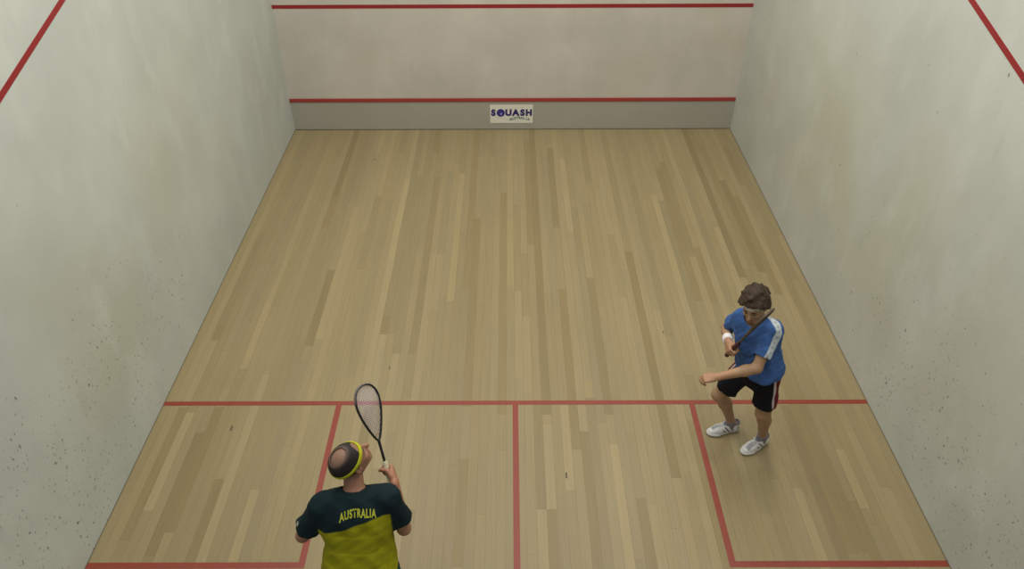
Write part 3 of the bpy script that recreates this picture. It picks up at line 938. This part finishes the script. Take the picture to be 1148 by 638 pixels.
def hairB():
    P = B; Ax = (P.hl, P.hf, P.hu); H = P.H; h = .004
    pr = [Ell(H(0, -.018, .048), Ax, (.102, .118, .094), k=.03), Ell(H(-.068, -.005, .018), Ax, (.052, .075, .048), k=.03), Ell(H(.068, -.005, .018), Ax, (.052, .075, .048), k=.03),
          Ell(H(0, -.07, -.005), Ax, (.07, .05, .06), k=.03), Ell(H(0, .055, .075), Ax, (.06, .05, .035), k=.03), Ell(H(.01, -.03, .125), Ax, (.05, .06, .028), k=.03)]
    # short tufts breaking up the outline
    for i in range(44):
        a = RNG.uniform(0, 2*math.pi); e = RNG.uniform(-.1, 1.5)
        d = V3(math.cos(a) * math.cos(e), math.sin(a) * math.cos(e), math.sin(e))
        if d[1] > .55 and d[2] < .35: continue
        b = V3(0, -.018, .045) + d * V3(.098, .112, .088)
        tdir = nrm(d + V3(RNG.uniform(-.5, .5), RNG.uniform(-.1, .7), -.9 * max(0, 1 - d[2]) + .1))
        e_ = b + tdir * RNG.uniform(.016, .032)
        pr.append(Cap(H(*b), H(*e_), .018, .006, k=.03))
    c = H(0, 0, .03)
    D, ax = sample(pr, c - .17, c + .17, h); x, y, z = grids(ax)
    f = (x-P.hc[0])*P.hf[0] + (y-P.hc[1])*P.hf[1] + (z-P.hc[2])*P.hf[2]
    u = (x-P.hc[0])*P.hu[0] + (y-P.hc[1])*P.hu[1] + (z-P.hc[2])*P.hu[2]
    l = (x-P.hc[0])*P.hl[0] + (y-P.hc[1])*P.hl[1] + (z-P.hc[2])*P.hl[2]
    line_ = (-.022 + np.maximum(f + .03, 0) * .86) - u + .006 * np.sin(l * 130) + .004 * np.sin(l * 310 + 1)
    line_ = np.where(f < -.03, -.075 - u + (-.03 - f) * -.2, line_)
    D = np.maximum(D, line_)
    D = D + .0012 * np.sin(l * 420 + 60 * u) * np.sin(f * 260 - 30 * u)
    def hc(V):
        l, f, u = hsl(P, V)
        c = np.tile(np.array(rgb(40, 29, 20)), (len(V), 1))
        n = .5 + .5 * np.sin(l * 240 + 60 * u) * np.sin(f * 170 + 3)
        c = mixc(c, np.array(rgb(70, 52, 36)), n * .8)
        return c
    surface('hair', D.astype(np.float32), ax, h, HAIR_M, P.root, P.org, hc)
hairB()
band(B, 'headband', (.083, .104, .100), (0, -.012, .028), .006, -.10, .017, rgb(206, 204, 196))

BLUE = np.array(rgb(60, 93, 148))
def shirtB_color(V):
    P = B; J = P.J
    c = np.tile(BLUE, (len(V), 1))
    up = nrm(J['neck'] - J['pelvis']); Lx = np.cross(up, P.F)
    path = np.array(((1.868, -5.87, 1.43), (1.906, -5.96, 1.42), (1.926, -6.022, 1.345), (1.905, -6.082, 1.27), (1.858, -6.135, 1.19)))
    d0 = nrm((.22, -.68, .70)); V0 = V; flat = lambda p: p - np.outer(p @ d0, d0); V = flat(V); path = flat(path)
    best = np.full(len(V), 9.); along = np.zeros(len(V)); run = 0.
    for a, b in zip(path[:-1], path[1:]):
        d = b - a; L = np.linalg.norm(d); q = V - a
        t = np.clip(q @ d / L ** 2, 0, 1); dist = np.linalg.norm(q - np.outer(t, d), axis=1)
        m = dist < best; best = np.where(m, dist, best); along = np.where(m, run + t * L, along); run += L
    front = (V0 - J['shL']) @ d0 > -.02
    c = mixc(c, np.array(rgb(186, 192, 194)), sst(.030, .025, best) * front)
    mk = (np.abs(((along * 26) % 1) - .5) < .2) * sst(.014, .009, best) * front      # repeated mark printed on the stripe
    c = mixc(c, np.array(rgb(142, 156, 170)), mk * .8)
    # navy side panels
    return c
pr = shirt_prims(B, 0, .72, .010, .045, .070)
lo = V3(1.45, -6.38, .72); hi = V3(2.25, -5.5, 1.52)
upB = nrm(B.J['neck'] - B.J['pelvis']); nb = nrm(B.hc - B.J['neck'])
shirtB = cloth(B, 'shirt', pr, lo, hi, .0055, .010, shirtB_color, fold=.0055, ffr=23., ph=1.9,
               extra=lambda x, y, z: (B.J['pelvis'][2] - .01) - z + .012 * np.sin(x * 22 + 1) + (x - 1.93) * .12,
               sub=[Cap(B.J['neck'] + B.F * .02 - V3(0, 0, .02), B.J['neck'] + nb * .12, .060, .10)], label='loose royal blue shirt with a white stripe along each shoulder and sleeve')
# dark red wedge and piping on the shorts
def shortsB_col(V):
    P = B; J = P.J
    c = np.tile(np.array(rgb(16, 17, 24)), (len(V), 1))
    for sd, sg in (('L', 1), ('R', -1)):
        Lx = nrm(np.cross(V3(0, 0, 1), P.F)) * sg; Fh = nrm(V3(P.F[0], P.F[1], 0))
        h_, k_ = J['hip'+sd], J['kn'+sd]; ax = nrm(k_ - h_)
        q = V - h_; t = q @ ax; q = q - np.outer(t, ax)
        a = np.arctan2(q @ Fh, q @ Lx)                                  # 0 = outside, + toward front
        panel = sst(.52, .46, np.abs(a + .05)) * (t > -.14)
        c = mixc(c, np.array(rgb(96, 22, 30)), panel)
        pip = sst(.13, .08, np.abs(a - .50 + (t - .1) * .7)) * sst(-.1, -.06, t) * sst(.30, .24, t)
        c = mixc(c, np.array(rgb(190, 178, 178)), pip)
    return c
cloth(B, 'shorts', shorts_prims(B, .76, .096, .094, .0), V3(1.48, -6.28, .40), V3(2.3, -5.6, 1.08), .006, .010, shortsB_col, fold=.005, ffr=24.,
      extra=lambda x, y, z: z - (B.J['pelvis'][2] + .05), ph=3.1, label='black knee length shorts with dark red side panel and pale piping')
for sd in 'RL':
    shoe(B, sd, B.J['an'+sd], B.foot[sd], SHOEC, rgb(206, 206, 200))
# wristband
e, w_ = B.J['elR'], B.J['wrR']; d = nrm(w_ - e)
D, ax = sample([Cap(w_ - d * .085, w_ - d * .012, .043, .040, cut=1.0)], w_ - .16, w_ + .10, .004)
x, y, z = grids(ax); t0 = (x - w_[0]) * d[0] + (y - w_[1]) * d[1] + (z - w_[2]) * d[2]
D = np.maximum(D, -.085 - t0)
surface('wristband', D.astype(np.float32), ax, .004, FAB_M, rootB, B.org, lambda V: np.tile(np.array(rgb(214, 210, 210)), (len(V), 1)), label='white towelling wristband')
vB = nrm((buttB + tipB) / 2 - np.array((-.048, -10.25, 5.13)))
fB = nrm(np.cross(vB, axB)) - vB * .10
racket('racket', buttB, tipB, tuple(fB), 'dark squash racket held upright across the chest of the blue shirted player',
       rgb(70, 54, 44), rgb(70, 34, 30), rgb(160, 144, 110), rgb(84, 66, 52))

# ================================================================= light
def area(name, loc, sx, sy, power, col=(1, .97, .9), rot=(0, 0, 0)):
    l = bpy.data.lights.new(name, 'AREA'); l.shape = 'RECTANGLE'; l.size = sx; l.size_y = sy; l.energy = power; l.color = col
    o = bpy.data.objects.new(name, l); COL.objects.link(o); o.location = loc; o.rotation_euler = rot
    return o
for i, y in enumerate((-1.8, -4.6, -7.4)):
    for x in (-1.6, 1.6):
        area('ceiling_lamp', (x, y, 6.6), .5, 2.0, (92, 90, 82)[i])
w = bpy.data.worlds.new('World'); bpy.context.scene.world = w; w.use_nodes = True
w.node_tree.nodes['Background'].inputs[0].default_value = (.95, .97, 1, 1)
w.node_tree.nodes['Background'].inputs[1].default_value = .28

# ================================================================= camera
cd = bpy.data.cameras.new('Camera'); cam = bpy.data.objects.new('Camera', cd); COL.objects.link(cam)
R = Matrix(((0.9999947753, 0.0030815554, 0.0009764146), (-0.0011312157, 0.6165558613, -0.7873103519), (-0.0030281546, 0.7873051339, 0.6165561259)))
cam.matrix_world = Matrix.Translation((-0.0475613, -10.2523571, 5.1299014)) @ R.to_4x4()
cd.sensor_fit = 'HORIZONTAL'; cd.sensor_width = 36.; cd.lens = 854.77 * 36. / 1148.
cd.shift_x = 3.3777 / 1148.; cd.shift_y = -.6694 / 1148.
cd.clip_start = .05
sc = bpy.context.scene
sc.camera = cam
sc.view_settings.view_transform = 'Standard'
sc.view_settings.look = 'None'
